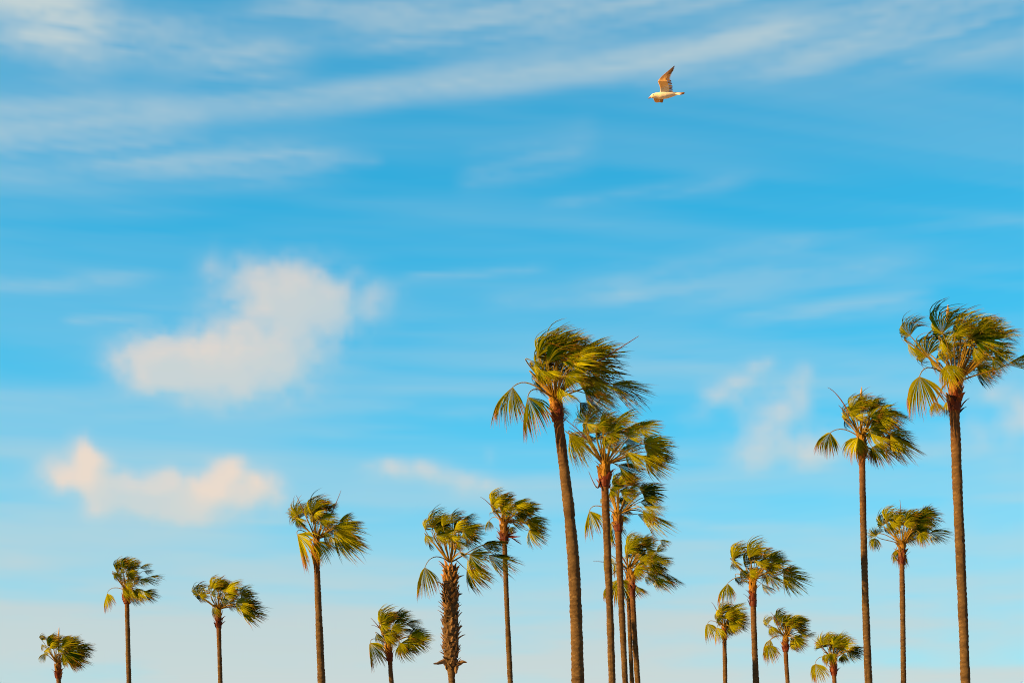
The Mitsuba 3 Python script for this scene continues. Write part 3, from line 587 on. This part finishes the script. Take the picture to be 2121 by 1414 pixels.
        v, f, col = fan(rng, H, a, nrm, np.linalg.norm(ax) * (1.13 if kind in 'WFB' else 1.22), kind, S, dry)
        fk = key_for(key + '__frond')
        add(fk, v, f, 'leaf_material', col)
        start = O + np.array([.35, .35, 0]) * unit((H - O) * [1, 1, 0]) * (.5 * m * (spec['sheath'] or (0, 24))[1]) + [0, 0, -.04]
        hang = kind in 'DE' or a[2] < -.2
        curve = stalk_curve(start, H, a, hang)
        pv, pf = tube(curve, np.linspace(.019, .010, len(curve)), 6)
        tcol = np.append(np.repeat(np.linspace(0, 1, len(curve)), 6), [0, 1])[:, None]
        add(fk + '__stalk', pv, pf, 'stalk_material', np.array([.125, .072, .006]) * (1 - tcol) + np.array([.090, .074, .007]) * tcol)
    for a, b, c, d in spec['spears']:
        p, q = loc(a, b, .1), loc(c, d, .1)
        line = p + (q - p) * np.linspace(0, 1, 8)[:, None]
        v, f = tube(line, np.array([.03, .035, .04, .04, .035, .028, .018, .004]), 6)
        sk = key_for(key + '__spear_leaf')
        add(sk, v, f, 'stalk_material', np.tile([.20, .13, .05], (len(v), 1)))
        labels[sk] = {'label': 'pale unopened spear leaf pointing straight up'}
    for a, b, c, d, e, g in spec['stalks']:
        p0, p1, p2 = loc(a, b, -.05), loc(c, d, -.15), loc(e, g, -.2)
        tt = np.linspace(0, 1, 12)[:, None]
        line = (1 - tt) ** 2 * p0 + 2 * (1 - tt) * tt * (2 * p1 - .5 * p0 - .5 * p2) + tt ** 2 * p2
        v, f = tube(line, np.linspace(.026, .006, 12), 6)
        sk = key_for(key + '__bare_stalk')
        add(sk, v, f, 'stalk_material', np.tile([.075, .034, .014], (len(v), 1)))
        labels[sk] = {'label': 'dry bare leafless stalk'}


for index, spec in enumerate(PALMS):
    build_palm(index, spec)

# ------------------------------------------------------------------ the gull
GULL_Y = 23.0


def gull_at(zx, zy, dy=0.0):
    return at(1300 + zx / 10.875, 110 + zy / 10.875, GULL_Y + dy)


def build_gull():
    z = GULL_Y / FOCAL / 10.875      # metres per reading unit at the bird
    key = key_for('gull')
    labels[key] = {'label': 'white and brown gull flying left high above the palms with one wing raised', 'category': 'gull'}

    def ball(p, r):
        return m3.Manifold.sphere(r, 20).translate([float(q) for q in p])

    def chain(items):
        out = m3.Manifold()
        for (p, r), (q, t) in zip(items, items[1:]):
            out += m3.Manifold.batch_hull([ball(p, r), ball(q, t)])
        return out

    spine = [((560, 978), 50), ((600, 970), 62), ((665, 962), 70), ((745, 966), 85), ((860, 958), 84), ((960, 944), 68), ((1050, 930), 47), ((1110, 922), 33)]
    body = chain([(gull_at(*p), r * z) for p, r in spine])
    tail = m3.Manifold.batch_hull([ball(gull_at(1090, 922, -.02), 20 * z), ball(gull_at(1090, 922, .03), 20 * z), ball(gull_at(1280, 892, -.05), 6 * z), ball(gull_at(1270, 925, .06), 6 * z), ball(gull_at(1180, 945, -.06), 8 * z)])
    near = [((750, 900, -.02), (940, 890, -.02), 13), ((738, 760, -.10), (930, 775, -.09), 12), ((690, 642, -.15), (890, 640, -.14), 10), ((765, 540, -.15), (880, 555, -.14), 8), ((900, 425, -.12), (950, 460, -.12), 6), ((1045, 300, -.08), (1046, 318, -.08), 3)]
    far = [((640, 960, .03), (790, 965, .03), 13), ((585, 1010, .22), (730, 1040, .24), 11), ((610, 1095, .40), (715, 1090, .42), 9), ((655, 1122, .55), (735, 1108, .56), 5)]
    solid = body + tail
    for wing in (near, far):
        for (l0, t0, r0), (l1, t1, r1) in zip(wing, wing[1:]):
            solid += m3.Manifold.batch_hull([ball(gull_at(*l0), r0 * z), ball(gull_at(*t0), .35 * r0 * z), ball(gull_at(*l1), r1 * z), ball(gull_at(*t1), .35 * r1 * z)])
    solid = solid.refine_to_length(.016)
    m = solid.to_mesh()
    mesh = trimesh.Trimesh(m.vert_properties[:, :3], m.tri_verts)
    raw = np.array(mesh.vertices)
    trimesh.smoothing.filter_taubin(mesh, lamb=.4, nu=.42, iterations=3)
    slip = np.linalg.norm(mesh.vertices - raw, axis=1) > .012
    mesh.vertices = np.where(slip[:, None], raw, mesh.vertices)
    v = np.array(mesh.vertices)
    # colours follow the bird: white head and body, buff wing linings, dark outer wing and tail band
    fwd, rel = unit(gull_at(520, 1000) - gull_at(1285, 900)), v - gull_at(860, 955)
    along = rel @ fwd
    white, buff, dark = np.array([.36, .33, .28]), np.array([.33, .20, .075]), np.array([.06, .026, .012])
    col = np.tile(white, (len(v), 1))
    root, wrist, tip = gull_at(750, 890, -.02), gull_at(690, 642, -.15), gull_at(1045, 300, -.08)
    h = (v - root) @ unit(wrist - root)
    k = np.clip((h - .05) / .05, 0, 1)[:, None]
    col = col * (1 - k) + buff * k
    a = unit(tip - wrist)
    q = (v - wrist) @ a
    off = np.linalg.norm((v - wrist) - q[:, None] * a, axis=1)
    k = (np.clip(1 - off / (.030 + .10 * np.clip(q, 0, 1)), 0, 1) * np.clip((q - .02) / .05, 0, 1) * (h > .05))[:, None] ** .6
    col = col * (1 - k) + dark * k
    k = np.clip((v[:, 1] - gull_at(640, 960, .12)[1]) / .06, 0, 1)[:, None]
    col = col * (1 - k) + (buff * .8) * k
    k = np.clip((-along - .19) / .05, 0, 1)[:, None] * .95
    col = col * (1 - k) + (dark * 1.3) * k
    scene[key + '__body'] = mikit.ply((v, np.array(mesh.faces)), 'plumage_material', smooth=True, color=col)
    # flight feathers along the rear edge of both wings
    vs, fs, cs, n = [], [], [], 0

    def feather(a, b, width, c0, c1, face):
        nonlocal n
        ax = unit(b - a)
        sd = unit(np.cross(ax, face)) * width
        L = np.linalg.norm(b - a)
        st = [(0, .6), (.5, 1.0), (.85, .85), (1.0, .15)]
        rows = [(a + ax * L * t - sd * w, a + ax * L * t + face * .002, a + ax * L * t + sd * w, a + ax * L * t - face * .002) for t, w in st]
        vs.append(np.array(rows).reshape(-1, 3))
        for r in range(3):
            for j in range(4):
                p0, p1 = n + r * 4 + j, n + r * 4 + (j + 1) % 4
                fs.append([[p0, p1, p1 + 4], [p0, p1 + 4, p0 + 4]])
        cs.append(np.repeat(np.array([c0 * (1 - t) + c1 * t for t, _ in st]), 4, 0))
        n += 16

    face = unit(np.cross(gull_at(690, 642, -.15) - gull_at(750, 900, -.02), gull_at(940, 890, -.02) - gull_at(750, 900, -.02)))
    ends = [((900, 885), (1025, 866)), ((890, 850), (1020, 835)), ((890, 815), (1012, 800)), ((885, 780), (1020, 772)), ((880, 745), (1012, 738)), ((875, 710), (1005, 700)), ((870, 675), (995, 665)), ((860, 645), (985, 632)), ((855, 615), (968, 598)),
            ((850, 590), (962, 568)), ((850, 570), (968, 540)), ((850, 550), (975, 510)), ((860, 530), (985, 482)), ((870, 510), (1000, 455)), ((885, 490), (1012, 425)), ((900, 470), (1030, 400)), ((920, 450), (1040, 372)), ((950, 420), (1052, 340)), ((980, 380), (1062, 296))]
    for q, (a, b) in enumerate(ends):
        f = q / (len(ends) - 1)
        d = -.02 - .13 * min(1, f * 2.2) + .06 * max(0, f - .5)
        tipc = dark * 1.2 if (f < .42 and q % 4 != 0) or f > .72 else buff * 1.15
        feather(gull_at(*a, d), gull_at(*b, d + .01), .011 if f < .5 else .009, buff, tipc if f < .72 else dark, face)
    for q in range(9):
        f = q / 8
        a = gull_at(735 - 10 * f, 985 + 115 * f, .06 + .48 * f)
        feather(a, a + np.array([.06 - .01 * f, .015, -.004]), .014, buff * .8, dark * 1.4, unit([0, .35, .9]))
    fk = key + '__flight_feathers'
    add(fk, np.vstack(vs), np.vstack([np.array(f) for f in fs]), 'plumage_material', np.vstack(cs))
    labels[fk] = {'label': 'frayed feathers along the rear edges of both wings', 'kind': 'stuff'}
    bill = [gull_at(530, 990), gull_at(500, 1010), gull_at(478, 1024), gull_at(468, 1040)]
    v, f = tube(np.array(bill), np.array([22, 17, 14, 3]) * z, 10)
    c = np.repeat([[.55, .30, .24], [.45, .22, .20], [.08, .06, .07], [.05, .04, .05]], 10, 0)
    scene[key + '__beak'] = mikit.ply((v, f), 'stalk_material', smooth=True, color=np.vstack([c, c[:1], c[-1:]]))
    e = trimesh.creation.icosphere(2, 13 * z)
    front = gull_at(584, 952) - unit([.12, .89, .42]) * 60 * z
    scene[key + '__eye'] = mikit.ply((np.array(e.vertices) + front, np.array(e.faces)), 'eye_material', smooth=True)


scene['plumage_material'] = {'type': 'twosided', 'bsdf': {'type': 'principled', 'base_color': VC, 'roughness': .8, 'specular': .2}}
scene['eye_material'] = {'type': 'principled', 'base_color': {'type': 'rgb', 'value': [.01, .008, .008]}, 'roughness': .2}
build_gull()
